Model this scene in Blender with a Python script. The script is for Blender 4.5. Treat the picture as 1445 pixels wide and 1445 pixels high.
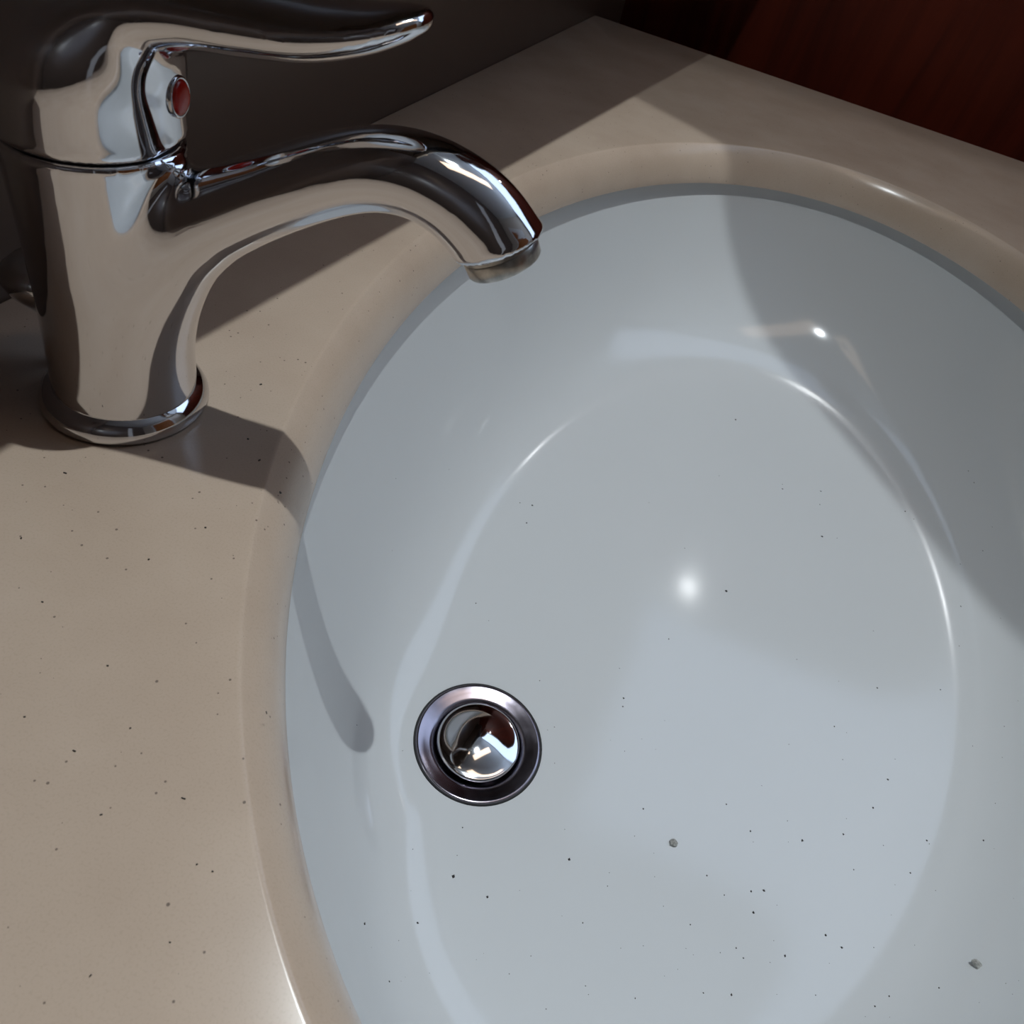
import bpy, bmesh, math, random
import numpy as np
from mathutils import Vector, Matrix
from mathutils.bvhtree import BVHTree

for o in list(bpy.data.objects):
    bpy.data.objects.remove(o)
scene = bpy.context.scene
COL = scene.collection
random.seed(7)
MM = 0.001

# ------------------------------------------------------------------ camera
# world: X out from the back wall, Y along the wall, Z up, countertop at z = 0 (metres)
CAM_ROT = ((0.90443158, 0.3773118, 0.19909628),      # image right
           (0.40519624, -0.61370784, -0.67762725),   # image down
           (-0.13348981, 0.69354055, -0.70794207))   # view direction
CAM_LOC = Vector((0.238646, -0.898446, 0.176978))
F_PX = 1036.39
cam_data = bpy.data.cameras.new('camera')
cam = bpy.data.objects.new('camera', cam_data)
COL.objects.link(cam)
r0, r1, r2 = [Vector(r) for r in CAM_ROT]
cam.matrix_world = Matrix(((r0.x, -r1.x, -r2.x, CAM_LOC.x), (r0.y, -r1.y, -r2.y, CAM_LOC.y),
                           (r0.z, -r1.z, -r2.z, CAM_LOC.z), (0, 0, 0, 1)))
cam_data.sensor_width = 36
cam_data.sensor_height = 36
cam_data.lens = 36 * F_PX / 1445
cam_data.clip_start = 0.01
cam_data.clip_end = 20
cam_data.dof.use_dof = True
cam_data.dof.focus_distance = 0.30
cam_data.dof.aperture_fstop = 40
scene.camera = cam

# ------------------------------------------------------------------ world, lights, exposure
world = bpy.data.worlds.new('world')
scene.world = world
world.use_nodes = True
world.node_tree.nodes['Background'].inputs[0].default_value = (0.7, 0.75, 0.8, 1)
world.node_tree.nodes['Background'].inputs[1].default_value = 0.02
scene.view_settings.view_transform = 'Standard'
scene.view_settings.look = 'None'
scene.view_settings.gamma = 1
scene.view_settings.exposure = 0
scene.view_settings.use_curve_mapping = False
try:
    scene.cycles.caustics_reflective = False
    scene.cycles.caustics_refractive = False
except Exception:
    pass

LAMP_POS = Vector((0.252, -0.638, 1.0))
LAMP_POWER = 29.0
SPILL_POWER = 17.0
LAMP_AIM = Vector((-0.305, -0.16, -1.0))
LAMP_CONE = math.radians(64.3)
CEIL_POS = Vector((0.57, -0.57, 1.55))
PANEL_GLOW = 1.7
WINDOW_GLOW = 1.4
SCONCE_GLOW = 42.0


lamp_l = bpy.data.lights.new('lamp_light', 'SPOT')
lamp_l.energy = LAMP_POWER
lamp_l.color = (0.91, 0.985, 1.02)
lamp_l.shadow_soft_size = 0.006
lamp_l.spot_size = LAMP_CONE
lamp_l.spot_blend = 0.035
lamp_lo = bpy.data.objects.new('lamp_light', lamp_l)
COL.objects.link(lamp_lo)
lamp_lo.location = LAMP_POS
lamp_lo.rotation_euler = LAMP_AIM.to_track_quat('-Z', 'Y').to_euler()
spill_l = bpy.data.lights.new('lamp_spill', 'SPOT')      # wide weak beam around the hot cone of the same lamp
spill_l.energy = SPILL_POWER
spill_l.color = (0.91, 0.985, 1.02)
spill_l.shadow_soft_size = 0.006
spill_l.spot_size = math.radians(150)
spill_l.spot_blend = 0.3
spill_lo = bpy.data.objects.new('lamp_spill', spill_l)
COL.objects.link(spill_lo)
spill_lo.location = LAMP_POS


# ------------------------------------------------------------------ helpers
def tag(o, label=None, cat=None, group=None, kind=None):
    if label: o['label'] = label
    if cat: o['category'] = cat
    if group: o['group'] = group
    if kind: o['kind'] = kind
    return o


def mesh_obj(name, verts, faces, mat, parent=None, smooth=True, sharp=None):
    me = bpy.data.meshes.new(name)
    me.from_pydata([tuple(v) for v in verts], [], [tuple(f) for f in faces])
    bm = bmesh.new(); bm.from_mesh(me)
    bmesh.ops.recalc_face_normals(bm, faces=bm.faces)
    bm.to_mesh(me); bm.free()
    me.update()
    if smooth:
        me.polygons.foreach_set('use_smooth', [True] * len(me.polygons))
        if sharp is not None:
            me.set_sharp_from_angle(angle=math.radians(sharp))
    if mat: me.materials.append(mat)
    o = bpy.data.objects.new(name, me)
    COL.objects.link(o)
    if parent: o.parent = parent
    return o


def empty(name, loc, rz=0):
    o = bpy.data.objects.new(name, None)
    o.empty_display_size = 0.02
    COL.objects.link(o)
    o.location = loc
    o.rotation_euler = (0, 0, rz)
    return o


def lathe(profile, n=64, cx=0, cy=0, cz=0, closed_top=False, closed_bottom=False):
    """profile: (r, z) list; returns verts, faces"""
    v, f = [], []
    for r, z in profile:
        for k in range(n):
            a = 2 * math.pi * k / n
            v.append((cx + r * math.cos(a), cy + r * math.sin(a), cz + z))
    for i in range(len(profile) - 1):
        for k in range(n):
            k2 = (k + 1) % n
            f.append((i * n + k, i * n + k2, (i + 1) * n + k2, (i + 1) * n + k))
    if closed_bottom: f.append(tuple(range(n)))
    if closed_top: f.append(tuple((len(profile) - 1) * n + k for k in range(n)))
    return v, f


def box(name, lo, hi, mat, parent=None, bevel=0.0):
    bm = bmesh.new()
    bmesh.ops.create_cube(bm, size=1)
    for vtx in bm.verts:
        vtx.co = Vector([lo[i] + (vtx.co[i] + .5) * (hi[i] - lo[i]) for i in range(3)])
    if bevel > 0:
        bmesh.ops.bevel(bm, geom=list(bm.edges), offset=bevel, segments=2, affect='EDGES', profile=.5)
    me = bpy.data.meshes.new(name)
    bm.to_mesh(me); bm.free()
    if mat: me.materials.append(mat)
    o = bpy.data.objects.new(name, me)
    COL.objects.link(o)
    if parent: o.parent = parent
    return o


# ------------------------------------------------------------------ materials
def new_mat(name):
    m = bpy.data.materials.new(name)
    m.use_nodes = True
    nt = m.node_tree
    b = nt.nodes['Principled BSDF']
    return m, nt, b


def N(nt, t, **kw):
    n = nt.nodes.new(t)
    for k, v in kw.items():
        if k in n.inputs: n.inputs[k].default_value = v
        else: setattr(n, k, v)
    return n


def ramp(nt, fac, stops):
    r = nt.nodes.new('ShaderNodeValToRGB')
    el = r.color_ramp.elements
    el[0].position, el[0].color = stops[0][0], (*stops[0][1], 1)
    el[1].position, el[1].color = stops[-1][0], (*stops[-1][1], 1)
    for p, c in stops[1:-1]:
        e = el.new(p); e.color = (*c, 1)
    nt.links.new(fac, r.inputs[0])
    return r


def coords(nt):
    return nt.nodes.new('ShaderNodeTexCoord').outputs['Object']


def mat_chrome(name, base=(.72, .73, .76), rough=.05, smudge=.05, spots=False):
    m, nt, b = new_mat(name)
    L = nt.links.new
    co = coords(nt)
    b.inputs['Metallic'].default_value = 1
    n1 = N(nt, 'ShaderNodeTexNoise', Scale=45.0, Detail=4.0, Roughness=.6)
    L(co, n1.inputs['Vector'])
    r = ramp(nt, n1.outputs['Fac'], [(.42, (rough,) * 3), (.75, (rough + smudge,) * 3)])
    L(r.outputs[0], b.inputs['Roughness'])
    if spots:   # dried lime water spots
        n2 = N(nt, 'ShaderNodeTexNoise', Scale=420.0, Detail=3.0)
        L(co, n2.inputs['Vector'])
        c = ramp(nt, n2.outputs['Fac'], [(.30, tuple(x * .80 for x in base)), (.45, base), (.8, tuple(min(1, x * 1.05) for x in base))])
        L(c.outputs[0], b.inputs['Base Color'])
    else:
        b.inputs['Base Color'].default_value = (*base, 1)
    return m


def mat_stone():
    m, nt, b = new_mat('beige_stone')
    L = nt.links.new
    co = coords(nt)
    n1 = N(nt, 'ShaderNodeTexNoise', Scale=14.0, Detail=5.0, Roughness=.6)
    L(co, n1.inputs['Vector'])
    base = ramp(nt, n1.outputs['Fac'], [(.3, (.53, .41, .315)), (.55, (.585, .462, .36)), (.75, (.62, .50, .40))])
    n2 = N(nt, 'ShaderNodeTexNoise', Scale=1500.0, Detail=2.0)
    L(co, n2.inputs['Vector'])
    fine = ramp(nt, n2.outputs['Fac'], [(.30, (.86, .84, .82)), (.5, (1, 1, 1)), (.7, (1.0, 1.0, 1.0))])
    mul = N(nt, 'ShaderNodeMixRGB', blend_type='MULTIPLY'); mul.inputs[0].default_value = .45
    L(base.outputs[0], mul.inputs[1]); L(fine.outputs[0], mul.inputs[2])
    vo = N(nt, 'ShaderNodeTexVoronoi', Scale=330.0); vo.inputs['Randomness'].default_value = 1
    L(co, vo.inputs['Vector'])
    # only few cells carry a dark fleck
    sep = nt.nodes.new('ShaderNodeSeparateColor'); L(vo.outputs['Color'], sep.inputs[0])
    few = N(nt, 'ShaderNodeMath', operation='GREATER_THAN'); L(sep.outputs[0], few.inputs[0]); few.inputs[1].default_value = .55
    size = N(nt, 'ShaderNodeMath', operation='MULTIPLY_ADD'); L(sep.outputs[1], size.inputs[0]); size.inputs[1].default_value = .10; size.inputs[2].default_value = .03
    near = N(nt, 'ShaderNodeMath', operation='LESS_THAN'); L(vo.outputs['Distance'], near.inputs[0]); L(size.outputs[0], near.inputs[1])
    both = N(nt, 'ShaderNodeMath', operation='MULTIPLY'); L(few.outputs[0], both.inputs[0]); L(near.outputs[0], both.inputs[1])
    sc = N(nt, 'ShaderNodeMath', operation='MULTIPLY'); L(both.outputs[0], sc.inputs[0]); sc.inputs[1].default_value = .8
    mix = N(nt, 'ShaderNodeMixRGB'); L(sc.outputs[0], mix.inputs[0]); L(mul.outputs[0], mix.inputs[1]); mix.inputs[2].default_value = (.12, .09, .075, 1)
    L(mix.outputs[0], b.inputs['Base Color'])
    b.inputs['Roughness'].default_value = .22
    b.inputs['Specular IOR Level'].default_value = .5
    return m


def mat_plain(name, col, rough=.5, spec=.5, var=.06, scale=8.0, coat=0.0):
    m, nt, b = new_mat(name)
    L = nt.links.new
    n1 = N(nt, 'ShaderNodeTexNoise', Scale=scale, Detail=4.0)
    L(coords(nt), n1.inputs['Vector'])
    c = ramp(nt, n1.outputs['Fac'], [(.3, tuple(x * (1 - var) for x in col)), (.7, tuple(min(1, x * (1 + var)) for x in col))])
    L(c.outputs[0], b.inputs['Base Color'])
    b.inputs['Roughness'].default_value = rough
    b.inputs['Specular IOR Level'].default_value = spec
    if coat: b.inputs['Coat Weight'].default_value = coat
    return m


def mat_wood(name, dark, light, rough=.4, scale=3.0, vertical=True):
    m, nt, b = new_mat(name)
    L = nt.links.new
    mp = nt.nodes.new('ShaderNodeMapping')
    mp.inputs['Scale'].default_value = (scale * 6, scale * 6, scale * .5) if vertical else (scale * 6, scale * .5, scale * 6)
    L(coords(nt), mp.inputs['Vector'])
    n1 = N(nt, 'ShaderNodeTexNoise', Scale=1.6, Detail=7.0, Roughness=.65, Distortion=.6)
    L(mp.outputs[0], n1.inputs['Vector'])
    c = ramp(nt, n1.outputs['Fac'], [(.3, dark), (.7, light)])
    L(c.outputs[0], b.inputs['Base Color'])
    b.inputs['Roughness'].default_value = rough
    return m


def mat_emit(name, col, strength):
    m, nt, b = new_mat(name)
    b.inputs['Base Color'].default_value = (.8, .8, .8, 1)
    b.inputs['Emission Color'].default_value = (*col, 1)
    b.inputs['Emission Strength'].default_value = strength
    return m


M_CHROME = mat_chrome('chrome')
M_CHROME_WORN = mat_chrome('worn_chrome', (.62, .62, .63), .09, .14)
M_LIME = mat_plain('limescaled_metal', (.46, .45, .42), .28, .5, .4, 260.0)
M_LIME.node_tree.nodes['Principled BSDF'].inputs['Metallic'].default_value = .75
M_FLANGE = mat_chrome('tarnished_chrome', (.30, .275, .32), .16, .12)
M_STONE = mat_stone()
M_CERAMIC = mat_plain('white_ceramic', (.655, .675, .685), .10, .5, .012, 6.0, 0)
M_SEAL = mat_plain('sealant', (.42, .43, .39), .5, .4, .3, 90.0)
M_BLACK = mat_plain('black_rubber', (.012, .012, .013), .5, .3, .3, 60.0)
M_RED = mat_plain('red_enamel', (.52, .018, .010), .25, .5, .12, 300.0)
M_WALL = mat_plain('dark_taupe_wall', (.115, .083, .066), .28, .4, .06, 3.0)
M_WOOD = mat_wood('red_brown_wood', (.058, .0075, .003), (.135, .018, .006), .5, 3.0)
M_WOOD.node_tree.nodes['Principled BSDF'].inputs['Specular IOR Level'].default_value = .25
M_CAB = mat_wood('dark_cabinet_wood', (.035, .020, .013), (.07, .04, .025), .4, 3.0)
M_DOOR = mat_wood('orange_wood', (.30, .09, .02), (.42, .15, .04), .4, 2.0)
M_WHITE = mat_plain('white_paint', (.78, .78, .76), .6, .3, .02)
M_CREAM = mat_plain('cream_wall', (.62, .54, .45), .5, .3, .03)
M_FLOOR = mat_plain('floor_tile', (.34, .25, .19), .35, .4, .1)
M_GRIT = mat_plain('dark_grit', (.045, .042, .040), .8, .2, .4, 400.0)
M_CRUMB = mat_plain('grey_crumb', (.34, .34, .32), .9, .2, .4, 900.0)
M_MIRROR = mat_chrome('mirror_glass', (.86, .88, .88), .01, .0, False)
M_PANE = mat_emit('frosted_daylight_pane', (.70, .90, 1.22), WINDOW_GLOW)

# ------------------------------------------------------------------ room shell
FZ, CZ = -0.85, 1.55
XF, YL, YR = 1.75, -1.75, 0.121


def struct(o):
    o['kind'] = 'structure'
    return o


struct(box('floor', (0, YL, FZ - .05), (XF, YR, FZ), M_FLOOR))
struct(box('ceiling', (0, YL, CZ), (XF, YR, CZ + .05), M_WHITE))
struct(box('wall_back', (-.06, YL - .05, FZ - .05), (0, YR + .05, CZ + .05), M_WALL))
struct(box('wall_right', (0, YR, FZ - .05), (XF, YR + .05, CZ + .05), M_WOOD))
struct(box('wall_left', (0, YL - .05, FZ - .05), (XF, YL, CZ + .05), M_WALL))
struct(box('reflection_strip', (.88, YL, FZ), (1.04, YL + .02, 1.2), M_WHITE, None, .003))  # white strip added on the unseen wall, mirrored as a streak in the bowl
struct(box('wall_front', (XF, YL - .05, FZ - .05), (XF + .06, YR + .05, CZ + .05), M_CREAM))
dr = struct(box('door_1', (XF - .03, -1.25, FZ), (XF, -.50, 1.15), M_DOOR, None, .003))
struct(box('trim_1', (XF - .035, -1.33, FZ), (XF, -1.25, 1.23), M_WHITE, None, .003))
struct(box('trim_2', (XF - .035, -.50, FZ), (XF, -.42, 1.23), M_WHITE, None, .003))
struct(box('trim_3', (XF - .035, -1.25, 1.15), (XF, -.50, 1.23), M_WHITE, None, .003))

# frosted window in the right-hand wall, above the wood panelling
win = struct(box('window_1', (.33, YR - .012, .76), (1.56, YR - .004, 1.51), M_PANE))
for k, (x0, x1, z0, z1) in enumerate(((.29, .33, .72, 1.545), (1.56, 1.60, .72, 1.545), (.33, 1.56, .72, .76), (.33, 1.56, 1.51, 1.545))):
    box('window_frame', (x0, YR - .025, z0), (x1, YR, z1), M_WHITE, win, .003)

# ------------------------------------------------------------------ countertop with an oval cut-out
SCX, SCY, SA, SB = 308.75, -559.5, 331.3, 206.45      # opening: centre, half length along wall, half depth (mm)
CT_X1, CT_Y0, CT_Y1, TH = 600.0, -1250.0, 0.0, 25.8
NT = 288


def opening(theta, off):
    return SCX + (SB + off) * math.cos(theta), SCY + (SA + off) * math.sin(theta)


def counter_mesh():
    th = [2 * math.pi * k / NT for k in range(NT)]

    def to_rect(t, inset):
        px, py = opening(t, 0)
        dx, dy = px - SCX, py - SCY
        x0, x1, y0, y1 = 0 + inset, CT_X1 - inset, CT_Y0 + inset, CT_Y1 - inset
        s = 1e9
        if dx > 1e-9: s = min(s, (x1 - SCX) / dx)
        if dx < -1e-9: s = min(s, (x0 - SCX) / dx)
        if dy > 1e-9: s = min(s, (y1 - SCY) / dy)
        if dy < -1e-9: s = min(s, (y0 - SCY) / dy)
        return SCX + dx * s, SCY + dy * s
    # snap the closest angle to each corner of the slab
    snap = {}
    for cx in (0, CT_X1):
        for cy in (CT_Y0, CT_Y1):
            best = min(range(NT), key=lambda k: abs((math.atan2((cy - SCY) / SA, (cx - SCX) / SB) - th[k] + math.pi) % (2 * math.pi) - math.pi))
            snap[best] = (cx, cy)

    def outer(k, inset):
        if k in snap:
            cx, cy = snap[k]
            return (cx + (inset if cx == 0 else -inset), cy + (inset if cy == CT_Y0 else -inset))
        return to_rect(th[k], inset)
    rings = []
    prof = [(0.2, -TH), (0, -TH + 1.0), (0.25, -21), (0.9, -17), (2.1, -12.5), (3.8, -8.5), (5.8, -5.3), (8.0, -2.9), (9.9, -1.15), (10.7, -.4), (11.3, -.06), (12.4, 0)]
    for off, z in prof:
        rings.append([(*opening(t, off), z) for t in th])
    for s in (.06, .2, .4, .7):
        rr = []
        for k in range(NT):
            a = opening(th[k], 12.4); b = outer(k, 1.5)
            rr.append((a[0] + (b[0] - a[0]) * s, a[1] + (b[1] - a[1]) * s, 0))
        rings.append(rr)
    rings.append([(*outer(k, 1.5), 0) for k in range(NT)])
    rings.append([(*outer(k, .4), -.4) for k in range(NT)])
    rings.append([(*outer(k, 0), -1.5) for k in range(NT)])
    rings.append([(*outer(k, 0), -TH) for k in range(NT)])
    v = [Vector(p) * MM for r in rings for p in r]
    f = []
    R = len(rings)
    for i in range(R):
        j = (i + 1) % R
        for k in range(NT):
            k2 = (k + 1) % NT
            f.append((i * NT + k, i * NT + k2, j * NT + k2, j * NT + k))
    return v, f


v, f = counter_mesh()
counter = mesh_obj('countertop', v, f, M_STONE, None, True, 60)
tag(counter, 'polished beige speckled stone countertop with an oval cut-out for the sink', 'countertop')

# ------------------------------------------------------------------ ceramic basin
DX, DY, DZ, DR = 220.8, -718.6, -167.5, 32.0


def smoothstep(a, b, x):
    t = max(0, min(1, (x - a) / (b - a)))
    return t * t * (3 - 2 * t)


def basin_mesh():
    n = 320
    cols = []
    for k in range(n):
        t = 2 * math.pi * k / n
        p0 = Vector((*opening(t, 7.0), -TH - .05))
        dv = Vector((p0.x - DX, p0.y - DY, 0))
        phi = math.atan2(dv.y, dv.x)
        e = Vector((DX + DR * math.cos(phi), DY + DR * math.sin(phi), DZ))
        L = math.hypot(p0.x - e.x, p0.y - e.y)
        H = p0.z - DZ
        # gentle fall to the drain, turning up into a steep wall
        front = smoothstep(-.35, .55, math.cos(phi))
        fl = min(.45, .062 * L / H + .05 * smoothstep(120, 420, L) * (1 - .6 * front))
        pw = 3.0 + (4.0 + 3.0 * front) * smoothstep(60, 420, L) + 3.5 * front
        col = [Vector((*opening(t, 15.0), -TH - .05)), p0]
        Q = 64
        for i in range(1, Q + 1):
            s = 1 - (i / Q) ** 1.45
            g = fl * s ** 1.35 + (1 - fl) * s ** pw
            col.append(Vector((e.x + (p0.x - e.x) * s, e.y + (p0.y - e.y) * s, DZ + H * g)))
        col.append(e + Vector((0, 0, -8)))
        cols.append(col)
    m = len(cols[0])
    v = [c * MM for col in cols for c in col]
    f = []
    for k in range(n):
        k2 = (k + 1) % n
        for i in range(m - 1):
            f.append((k * m + i, k2 * m + i, k2 * m + i + 1, k * m + i + 1))
    return v, f


v, f = basin_mesh()
basin = mesh_obj('sink_basin', v, f, M_CERAMIC, None, True, 50)
bvh = BVHTree.FromPolygons(v, f)
tag(basin, 'white glazed oval undermount sink basin set below the beige countertop', 'sink')
# make sure the shell is thickened away from the bowl
nz = sum(p.normal.z for p in basin.data.polygons)
sol = basin.modifiers.new('wall', 'SOLIDIFY')
sol.thickness = .008
sol.offset = -1 if nz > 0 else 1

# thin sealant bead between stone and ceramic
bead = []
bf = []
nb, ns = 200, 6
for k in range(nb):
    t = 2 * math.pi * k / nb
    wv = .9 + .35 * math.sin(7 * t) * math.sin(3 * t + 1)
    px, py = opening(t, 6.0)
    nx, ny = math.cos(t), math.sin(t)
    for j in range(ns):
        a = 2 * math.pi * j / ns
        bead.append(Vector((px + nx * wv * math.cos(a), py + ny * wv * math.cos(a), -TH - .3 + wv * math.sin(a))) * MM)
for k in range(nb):
    for j in range(ns):
        bf.append((k * ns + j, ((k + 1) % nb) * ns + j, ((k + 1) % nb) * ns + (j + 1) % ns, k * ns + (j + 1) % ns))
mesh_obj('sealant_bead', bead, bf, M_SEAL, basin)

# ------------------------------------------------------------------ drain
drain = empty('sink_drain', (DX * MM, DY * MM, DZ * MM))
tag(drain, 'round chrome pop-up drain in the floor of the white sink', 'drain')


def lat(name, prof, mat, parent, n=72, top=False, bottom=False, sharp=40):
    vv, ff = lathe([(r * MM, z * MM) for r, z in prof], n, closed_top=top, closed_bottom=bottom)
    return mesh_obj(name, vv, ff, mat, parent, True, sharp)


lat('gasket', [(31.2, -2.5), (32.6, -2.0), (33.1, -.2), (32.5, .55), (31.2, .5)], M_BLACK, drain)
lat('flange', [(31.6, -3), (32.0, .3), (31.5, .9), (30.4, .8), (27.5, -.2), (25.0, -.8), (22.3, -1.5), (21.7, -3), (21.4, -8), (19.0, -12), (18.6, -14), (0.01, -14)], M_FLANGE, drain, sharp=60)
st = lat('stopper', [(.01, -13.9), (4, -13.9), (4, -4), (15, -3.5), (19.5, -1.5), (21.0, .4), (21.1, 1.3), (20.7, 1.9), (19.6, 2.0), (17.8, 2.3), (15, 3.3), (12, 4.4), (9, 5.3), (5, 6.1), (2.2, 6.4), (.01, 6.5)], M_CHROME, drain, sharp=70)
st.location.z = -.0012
st['label'] = 'raised dished chrome stopper'


# ------------------------------------------------------------------ implicit surfaces for the cast faucet parts
def surface_nets(fn, lo, hi, h):
    xs = [np.arange(lo[i], hi[i] + h, h) for i in range(3)]
    X, Y, Z = np.meshgrid(*xs, indexing='ij')
    P = np.stack([X.ravel(), Y.ravel(), Z.ravel()], 1)
    F = fn(P).reshape(X.shape)
    S = F < 0
    nx, ny, nz = [s - 1 for s in X.shape]
    cnt = np.zeros((nx, ny, nz), int)
    for a in (0, 1):
        for b in (0, 1):
            for c in (0, 1):
                cnt += S[a:a + nx, b:b + ny, c:c + nz]
    act = (cnt > 0) & (cnt < 8)
    idx = -np.ones((nx, ny, nz), int)
    cells = np.argwhere(act)
    idx[act] = np.arange(len(cells))
    acc = np.zeros((len(cells), 3)); num = np.zeros(len(cells))
    corners = [(a, b, c) for a in (0, 1) for b in (0, 1) for c in (0, 1)]
    for i, p in enumerate(corners):
        for q in corners[i + 1:]:
            if sum(abs(p[t] - q[t]) for t in range(3)) != 1: continue
            f0 = F[cells[:, 0] + p[0], cells[:, 1] + p[1], cells[:, 2] + p[2]]
            f1 = F[cells[:, 0] + q[0], cells[:, 1] + q[1], cells[:, 2] + q[2]]
            m = (f0 < 0) != (f1 < 0)
            t = np.where(m, f0 / np.where(m, f0 - f1, 1), 0)
            pt = np.array(p)[None] + t[:, None] * (np.array(q) - np.array(p))[None]
            acc += np.where(m[:, None], pt, 0); num += m
    V = (cells + acc / num[:, None]) * h + np.array(lo)[None]
    for _ in range(4):                       # settle the vertices on the surface
        f0 = fn(V); g = np.empty_like(V); e = .02
        for a in range(3):
            dlt = np.zeros(3); dlt[a] = e
            g[:, a] = (fn(V + dlt) - fn(V - dlt)) / (2 * e)
        g2 = np.maximum((g * g).sum(1), 1e-3)
        st_ = -(f0 / g2)[:, None] * g
        ln = np.linalg.norm(st_, axis=1, keepdims=True)
        V += st_ * np.minimum(1, .5 * h / np.maximum(ln, 1e-9))
    faces = []
    for ax in range(3):
        sl0 = [slice(None)] * 3; sl1 = [slice(None)] * 3
        sl0[ax] = slice(0, -1); sl1[ax] = slice(1, None)
        ch = np.argwhere(S[tuple(sl0)] != S[tuple(sl1)])
        o1, o2 = [a for a in range(3) if a != ax]
        ok = (ch[:, o1] > 0) & (ch[:, o2] > 0) & (ch[:, o1] < (nx, ny, nz)[o1]) & (ch[:, o2] < (nx, ny, nz)[o2])
        ch = ch[ok]
        q = []
        for d1, d2 in ((-1, -1), (0, -1), (0, 0), (-1, 0)):
            c = ch.copy(); c[:, o1] += d1; c[:, o2] += d2
            q.append(idx[c[:, 0], c[:, 1], c[:, 2]])
        faces.append(np.stack(q, 1))
    Q = np.concatenate(faces)
    # light Taubin smoothing so that the polish stays even
    e = np.concatenate([Q[:, [0, 1]], Q[:, [1, 2]], Q[:, [2, 3]], Q[:, [3, 0]]])
    e = np.concatenate([e, e[:, ::-1]])
    deg = np.bincount(e[:, 0], minlength=len(V)).astype(float)
    for it in range(10):
        for lam in (.55, -.57):
            avg = np.stack([np.bincount(e[:, 0], weights=V[e[:, 1], a], minlength=len(V)) for a in range(3)], 1) / deg[:, None]
            V = V + lam * (avg - V)
    return V, Q


def smin(a, b, k):
    h = np.clip(.5 + .5 * (b - a) / k, 0, 1)
    return b + (a - b) * h - k * h * (1 - h)


def smax(a, b, k):
    return -smin(-a, -b, k)


def spline(pts, n):
    """Catmull-Rom through rows of pts"""
    pts = np.array(pts, float)
    P = np.vstack([2 * pts[0] - pts[1], pts, 2 * pts[-1] - pts[-2]])
    out = []
    for i in range(1, len(P) - 2):
        for s in np.linspace(0, 1, n, endpoint=False):
            a, b, c, d = P[i - 1:i + 3]
            out.append(.5 * (2 * b + (c - a) * s + (2 * a - 5 * b + 4 * c - d) * s * s + (3 * b - a - 3 * c + d) * s ** 3))
    out.append(pts[-1])
    return np.array(out)


def tube_sdf(P, cl, k=1.2):
    """cl rows: u, z, radius in the mirror plane, radius across it"""
    best = None
    for i in range(len(cl) - 1):
        a, b = cl[i], cl[i + 1]
        ab = b[:2] - a[:2]; L2 = max(ab @ ab, 1e-9)
        t = np.clip(((P[:, 0] - a[0]) * ab[0] + (P[:, 2] - a[1]) * ab[1]) / L2, 0, 1)
        rz = a[2] + (b[2] - a[2]) * t; rw = a[3] + (b[3] - a[3]) * t
        du = P[:, 0] - (a[0] + ab[0] * t); dz = P[:, 2] - (a[1] + ab[1] * t)
        q = np.sqrt(du * du + dz * dz + (P[:, 1] * rz / rw) ** 2)
        d = (q - rz)
        best = d if best is None else np.minimum(best, d)
    return best


def table(z, rows, col):
    r = np.array(rows, float)
    # smooth interpolation of a section table
    zz = r[:, 0]; vv = r[:, col]
    i = np.clip(np.searchsorted(zz, z) - 1, 0, len(zz) - 2)
    m = np.gradient(vv, zz)
    hh = zz[i + 1] - zz[i]; s = np.clip((z - zz[i]) / hh, 0, 1)
    return ((2 * s ** 3 - 3 * s ** 2 + 1) * vv[i] + (s ** 3 - 2 * s ** 2 + s) * hh * m[i]
            + (-2 * s ** 3 + 3 * s ** 2) * vv[i + 1] + (s ** 3 - s ** 2) * hh * m[i + 1])


FX, FY, FANG = 70.4, -749.7, math.radians(12)
BODY = [(-2, .5, 20.9, 20.9), (8, .5, 20.6, 20.6), (22, .8, 20.2, 20.2), (40, 2.0, 20.2, 20.4), (60, 3.8, 20.8, 21.0), (76, 5.4, 21.8, 21.9), (92, 6.5, 22.6, 22.8)]
SPOUT = spline([(1, 6, 19.5, 19.5), (5, 28, 19, 18), (12, 48, 18.6, 16), (22, 62, 15.6, 13), (33, 71.5, 12.8, 11.5), (43, 78.3, 11.2, 10.8), (56, 86.5, 10.2, 10.2), (70, 94.5, 9.8, 10), (81, 99, 9.9, 10.2), (91.5, 100.2, 10.2, 10.5), (101.5, 98, 10.8, 11), (110, 93.2, 11.5, 11.6), (119, 84.5, 12.2, 12)], 9)
AER_P = np.array([114.2, 88.8]); AER_D = np.array([.52, -.854])


def body_sdf(P):
    z = P[:, 2]
    zc = np.clip(z, -2, 92)
    c = table(zc, BODY, 1); ru = table(zc, BODY, 2); rw = table(zc, BODY, 3)
    d = np.sqrt((P[:, 0] - c) ** 2 + (P[:, 1] * ru / rw) ** 2) - ru
    d = smax(d, z - 88.8, 1.0)
    d = np.maximum(d, 3.0 - z)
    s = tube_sdf(P, SPOUT)
    s = smax(s, np.where(P[:, 0] > 88, (P[:, 0] - AER_P[0]) * AER_D[0] + (z - AER_P[1]) * AER_D[1], -50.0), .8)
    # keep the spout root below the cap
    s = smax(s, z - (84 + np.clip(P[:, 0] - 26, 0, 200) * 1.6), 1.5)
    return smin(d, s, 7.0)


LEVER = spline([(0, 103, 14, 17), (12, 112, 12.5, 17), (24, 119, 9.5, 15), (36, 122.2, 7.6, 13.5), (50, 123.6, 6.8, 13), (64, 125.3, 6.0, 13), (76, 128.3, 4.8, 12.2), (84, 131.2, 3.6, 10), (88.5, 133, 2.3, 6.5)], 9)


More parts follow.
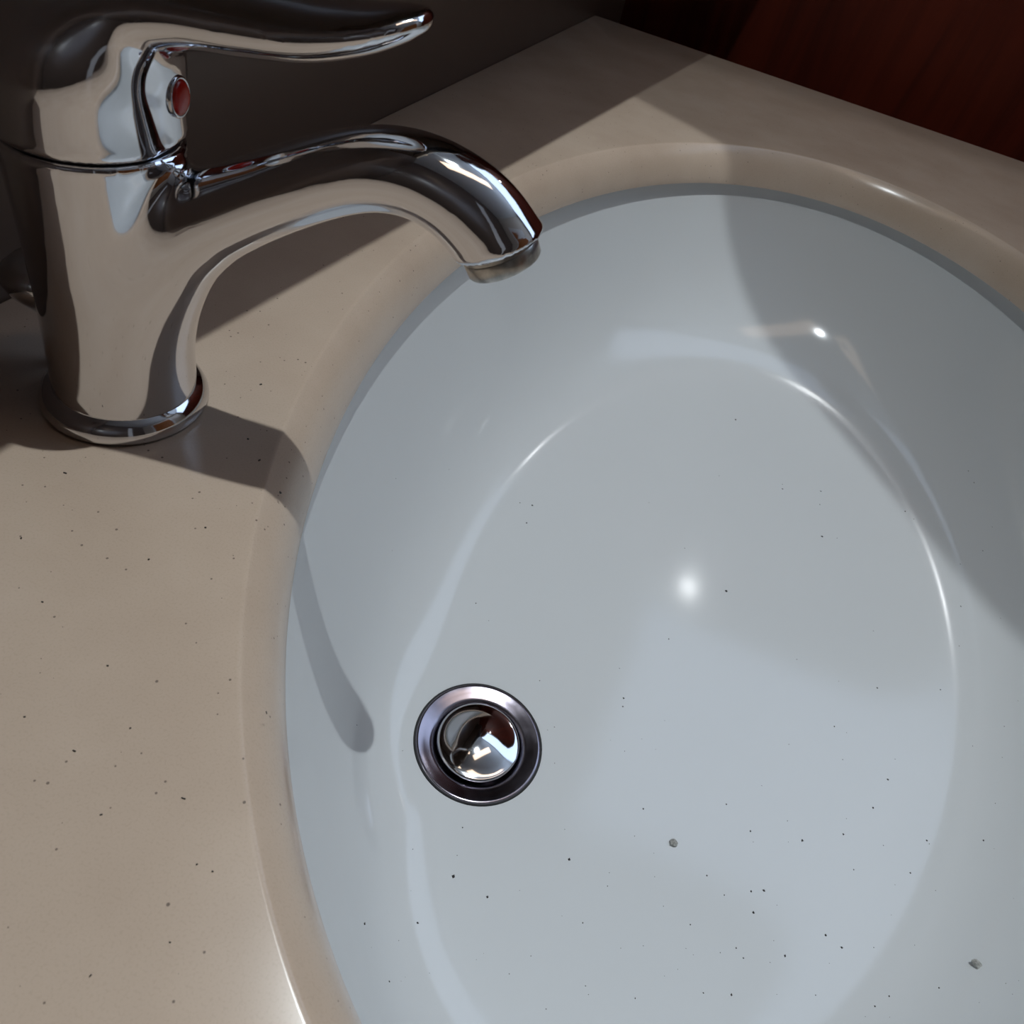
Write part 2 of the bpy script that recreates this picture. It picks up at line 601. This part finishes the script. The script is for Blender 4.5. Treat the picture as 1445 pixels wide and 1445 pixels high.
def handle_sdf(P):
    z = P[:, 2]
    c, ru, rw = 6.5, 22.6, 23.0
    zt = np.clip((z - 92) / 30, 0, 1); zt = zt * zt * (3 - 2 * zt)
    d = np.sqrt((P[:, 0] - c - zt * 5) ** 2 + (P[:, 1] * ru / rw) ** 2 + (np.sqrt((np.clip(z - 100, 0, 100)) ** 2 + 9) - 3) ** 2 * 1.15) - ru
    d = smax(d, P[:, 0] - 28.8, 3.5)
    l = tube_sdf(P, LEVER)
    h = smin(d, l, 6.0)
    # underside follows a shallow tilted rim
    return smax(h, 89.6 - z, 1.2)


faucet = empty('faucet', (FX * MM, FY * MM, 0), FANG)
tag(faucet, 'chrome single-lever basin faucet with a curved spout standing on the countertop', 'faucet')
lat('base_flange', [(20, .02), (25.4, .02), (26.0, 1.6), (25.9, 3.2), (24.9, 5.6), (23.4, 7.2), (22.2, 7.9), (21.3, 8.6), (19.5, 8.8)], M_CHROME, faucet, 96, sharp=70)
V, Q = surface_nets(body_sdf, (-30, -30, 1), (132, 30, 116), 1.0)
mesh_obj('body_and_spout', V * MM, Q.tolist(), M_CHROME, faucet)
V, Q = surface_nets(handle_sdf, (-26, -30, 80), (96, 30, 142), 1.0)
handle = mesh_obj('lever_handle', V * MM, Q.tolist(), M_CHROME, faucet)
lat('cartridge_collar', [(19.5, 87), (20.5, 87.5), (20.5, 91.5), (19.5, 92)], M_BLACK, faucet, 64)
for ch in faucet.children:
    if ch.name.startswith('cartridge'):
        ch.location = (6.5 * MM, 0, 0)

# hot / cold index button on the front face of the handle
ib = mesh_obj('index_bezel', *lathe([(r * MM, z * MM) for r, z in [(4.8, -1.5), (4.9, .2), (4.6, .6), (4.1, .6), (3.9, .3)]], 40), M_CHROME_WORN, handle)
ib.location = (28.7 * MM, 4.0 * MM, 101.2 * MM); ib.rotation_euler = (0, math.radians(90), 0)
rd = mesh_obj('index_button', *lathe([(r * MM, z * MM) for r, z in [(4.1, -.5), (4.1, .6), (3.3, 1.2), (1.8, 1.5), (.01, 1.6)]], 40), M_RED, handle)
rd.location = (28.7 * MM, 4.0 * MM, 101.2 * MM); rd.rotation_euler = (0, math.radians(90), 0)
rd['label'] = 'round red hot-water mark'

# aerator ring at the mouth of the spout
ae = mesh_obj('aerator', *lathe([(r * MM, z * MM) for r, z in [(10.4, -2), (10.4, 1.0), (10.0, 1.2), (10.2, 1.6), (10.1, 4.9), (9.7, 5.5), (8.8, 5.5), (8.5, 4.6), (8.4, 1.5), (.01, 1.4)]], 56), M_LIME, faucet, True, 40)
ae.location = (AER_P[0] * MM, 0, AER_P[1] * MM)
ae.rotation_euler = (0, math.pi / 2 + math.atan2(-AER_D[1], AER_D[0]), 0)
ae['label'] = 'limescale-stained aerator ring'

# pop-up lift rod behind the body
rod = mesh_obj('lift_rod', *lathe([(r * MM, z * MM) for r, z in [(2.0, 0), (2.0, 20)]], 20, closed_bottom=True, closed_top=True), M_CHROME, faucet)
rod.location = (-27 * MM, 10 * MM, 0)
kn = mesh_obj('lift_knob', *lathe([(r * MM, z * MM) for r, z in [(2.0, 17), (2.8, 18.2), (7, 22.5), (11.5, 28), (12.8, 31.5), (12, 35.5), (8.5, 38.5), (.01, 40)]], 40), M_CHROME_WORN, rod, True, 50)

# ------------------------------------------------------------------ grit and crumbs lying in the bowl
def pixel_ray(px, py):
    dirv = r0 * ((px - 722.5) / F_PX) + r1 * ((py - 722.5) / F_PX) + r2
    return dirv.normalized()


def on_basin(px, py):
    loc, nor, i, dist = bvh.ray_cast(CAM_LOC, pixel_ray(px, py))
    if loc is None: return None, None
    if nor.z < 0: nor = -nor
    return loc, nor


GRIT = [(950, 1190, 0), (803, 1213, 2.6), (1060, 1258, 2.2), (1078, 1257, 2.4), (1063, 1288, 2.4), (1188, 1337, 2.2), (751, 713, 2.0), (743, 738, 2.0), (640, 1237, 2.8), (688, 1266, 2.6),
        (1025, 834, 2.4), (1160, 757, 2.2), (1038, 592, 2.0), (514, 1304, 2.4), (589, 1302, 2.2), (1232, 1140, 2.6), (1253, 1100, 2), (1308, 1186, 2), (1388, 1186, 2.2), (1285, 1232, 2),
        (1132, 1186, 2.6), (1190, 1177, 2.2), (1059, 1173, 1.8), (1165, 1320, 2.2), (1108, 1349, 2.2), (1325, 1394, 2.2), (1255, 1406, 2), (1032, 1404, 2.2), (1235, 1420, 1.8), (549, 1385, 1.8), (880, 985, 1.8), (879, 997, 1.8)]
for _ in range(230):
    x = random.uniform(500, 1440); y = random.uniform(620, 1440)
    if random.random() > (y - 450) / 1000: continue
    GRIT.append((x, y, random.choice((.7, .8, .9, 1.0, 1.2, 1.5))))
gv, gf = [], []
for x, y, s in GRIT:
    if s == 0: continue
    loc, nor = on_basin(x, y)
    if loc is None: continue
    if math.hypot(loc.x - DX * MM, loc.y - DY * MM) < .036 or loc.z > -.05: continue
    depth = (loc - CAM_LOC).dot(r2)
    rad = s * .9 * depth / F_PX
    o = len(gv)
    for ax in ((1, 0, 0), (0, 1, 0), (-1, 0, 0), (0, -1, 0), (0, 0, 1), (0, 0, -.4)):
        j = random.uniform(.6, 1.3)
        gv.append(loc + Vector(ax) * rad * j * (.6 if ax[2] else 1))
    for a in range(4):
        b_ = (a + 1) % 4
        gf.append((o + a, o + b_, o + 4)); gf.append((o + b_, o + a, o + 5))
grit = mesh_obj('sink_grit', gv, gf, M_GRIT, None, False)
tag(grit, 'fine dark grit scattered over the white sink floor', 'grit', kind='stuff')


# dark lint and dust slivers lying on the stone
lv, lf = [], []
LINT = [(92, 668, 5, .2), (184, 1028, 3, 1), (105, 1060, 5, .1), (259, 1127, 7, .15), (143, 1150, 4, .8), (152, 940, 3, .5), (366, 650, 4, 1.2), (396, 696, 3, .6), (368, 543, 4, 1.0), (350, 620, 3, .4), (395, 695, 3, 2),
        (35, 1012, 3, .7), (128, 1377, 4, 1.4), (300, 1230, 3, .3), (278, 1220, 3, .9), (290, 745, 3, .5), (60, 850, 3, .3), (210, 790, 3, 1.1), (376, 1006, 4, 2.4), (240, 1330, 3, .2), (30, 760, 3, 1.9)]
for x, y, ln, an in LINT:
    dirv = pixel_ray(x, y)
    loc = CAM_LOC + dirv * (-CAM_LOC.z / dirv.z)
    q = (loc - CAM_LOC).dot(r2) / F_PX
    hl = ln * .42 * q; hw = .6 * q
    o = len(lv)
    for a, b_ in ((-hl, -hw), (hl, -hw), (hl, hw), (-hl, hw)):
        for zz in (-.0001, .0004):
            lv.append(Vector((loc.x + a * math.cos(an) - b_ * math.sin(an), loc.y + a * math.sin(an) + b_ * math.cos(an), zz)))
    for a in range(4):
        n_ = (a + 1) % 4
        lf.append((o + 2 * a, o + 2 * n_, o + 2 * n_ + 1, o + 2 * a + 1))
    lf.append((o + 1, o + 3, o + 5, o + 7)); lf.append((o, o + 6, o + 4, o + 2))
lint = mesh_obj('counter_lint', lv, lf, M_GRIT, None, False)
tag(lint, 'tiny dark lint specks scattered on the beige countertop', 'lint', kind='stuff')


def crumb(px, py, size, label):
    loc, nor = on_basin(px, py)
    depth = (loc - CAM_LOC).dot(r2)
    rad = size * depth / F_PX
    bm = bmesh.new()
    bmesh.ops.create_icosphere(bm, subdivisions=2, radius=rad)
    for vtx in bm.verts:
        vtx.co *= random.uniform(.7, 1.15)
        vtx.co.z *= .6
    me = bpy.data.meshes.new('crumb'); bm.to_mesh(me); bm.free()
    me.materials.append(M_CRUMB)
    o = bpy.data.objects.new('crumb', me); COL.objects.link(o)
    o.location = loc + Vector((0, 0, rad * .35))
    tag(o, label, 'crumb', 'crumbs on the sink floor')


crumb(950, 1190, 6.5, 'small pale grey crumb on the sink floor nearer the chrome drain')
crumb(1377, 1361, 7.0, 'small pale grey crumb on the sink floor farther from the chrome drain')

# ------------------------------------------------------------------ vanity cabinet under the countertop
van = empty('vanity_cabinet', (.29, -.62, FZ))
tag(van, 'dark wood vanity cabinet carrying the beige countertop', 'cabinet')


def vbox(name, lo, hi, mat=M_CAB, parent=van, bevel=.002):
    off = Vector(van.location)
    return box(name, [lo[i] - off[i] for i in range(3)], [hi[i] - off[i] for i in range(3)], mat, parent, bevel)


ZT = -TH * MM
vbox('side_panel', (.005, -1.235, FZ), (.56, -1.215, ZT))
vbox('side_panel', (.005, -.035, FZ), (.56, -.015, ZT))
vbox('back_panel', (.005, -1.215, FZ), (.015, -.035, ZT))
vbox('bottom_panel', (.015, -1.215, FZ + .09), (.56, -.035, FZ + .11))
vbox('plinth', (.50, -1.215, FZ), (.515, -.035, FZ + .09))
for k in range(3):
    y0 = -1.233 + k * .4065
    dd = vbox('door', (.561, y0 + .002, FZ + .09), (.58, y0 + .4045, ZT - .004))
    kb = box('knob', (.58 - .29, y0 + .19 + .62, .62), (.598 - .29, y0 + .21 + .62, .64), M_CHROME, dd, .004)

# ------------------------------------------------------------------ wall cabinet above, its door ajar, and the lamp on top of it
wc = empty('wall_cabinet', (0, -.46, .40))
tag(wc, 'wall cabinet above the faucet with a mirrored door left ajar', 'cabinet')
box('cabinet_body', (.0, -.40, 0), (.108, .40, .58), M_CAB, wc, .002)
wd = box('cabinet_door', (0, 0, 0), (.014, .80, .58), M_CAB, wc, .002)
box('mirror', (.0135, .006, .006), (.018, .794, .574), M_MIRROR, wd, .001)
wd.location = (.110, -.40, 0)
wd.rotation_euler = (0, 0, -math.radians(5))
lampo = empty('cabinet_lamp', (.06, -.638, .981))
tag(lampo, 'small arm lamp mounted on top of the wall cabinet', 'lamp')
box('mount', (-.03, -.03, 0), (.03, .03, .012), M_CHROME, lampo, .002)
box('arm', (-.006, -.006, .01), (.192, .006, .05), M_CHROME, lampo, .002)
sh = mesh_obj('shade', *lathe([(.026, .004), (.028, .004), (.030, .03), (.018, .05), (.001, .052), (.001, .05), (.017, .048), (.028, .03)], 40), M_CHROME_WORN, lampo, True, 40)
sh.location = LAMP_POS - Vector(lampo.location)
sh.rotation_euler = LAMP_AIM.to_track_quat('-Z', 'Y').to_euler()
sc = empty('wall_sconce', (.375, YR, .655))
tag(sc, 'small globe sconce on the wood wall beneath the window', 'lamp')
pl_ = mesh_obj('back_plate', *lathe([(.001, 0), (.03, 0), (.03, .006), (.024, .01), (.001, .01)], 40), M_CHROME, sc, True, 40)
pl_.rotation_euler = (math.radians(90), 0, 0)
ar_ = mesh_obj('arm', *lathe([(.006, .008), (.006, .03)], 20, closed_bottom=True, closed_top=True), M_CHROME, sc, True, 40)
ar_.rotation_euler = (math.radians(90), 0, 0)
gl_v, gl_f = lathe([(max(.0004, .011 * math.sin(a * math.pi / 16)), -.011 * math.cos(a * math.pi / 16)) for a in range(17)], 28)
gl_ = mesh_obj('globe', gl_v, gl_f, mat_emit('globe_glow', (.95, .98, 1.0), SCONCE_GLOW), sc)
gl_.location = (0, -.040, 0)
cl = empty('added_fill_panel', CEIL_POS, math.radians(-36))  # panel added out of view for warm fill and reflections in the chrome
tag(cl, 'long flat glowing panel added on the unseen ceiling for fill and reflections', 'lamp')
box('panel_frame', (-.125, -.48, -.012), (.125, .48, 0), M_WHITE, cl, .002)
box('diffuser', (-.11, -.465, -.016), (.11, .465, -.0115), mat_emit('panel_glow', (1.2, .89, .64), PANEL_GLOW), cl)
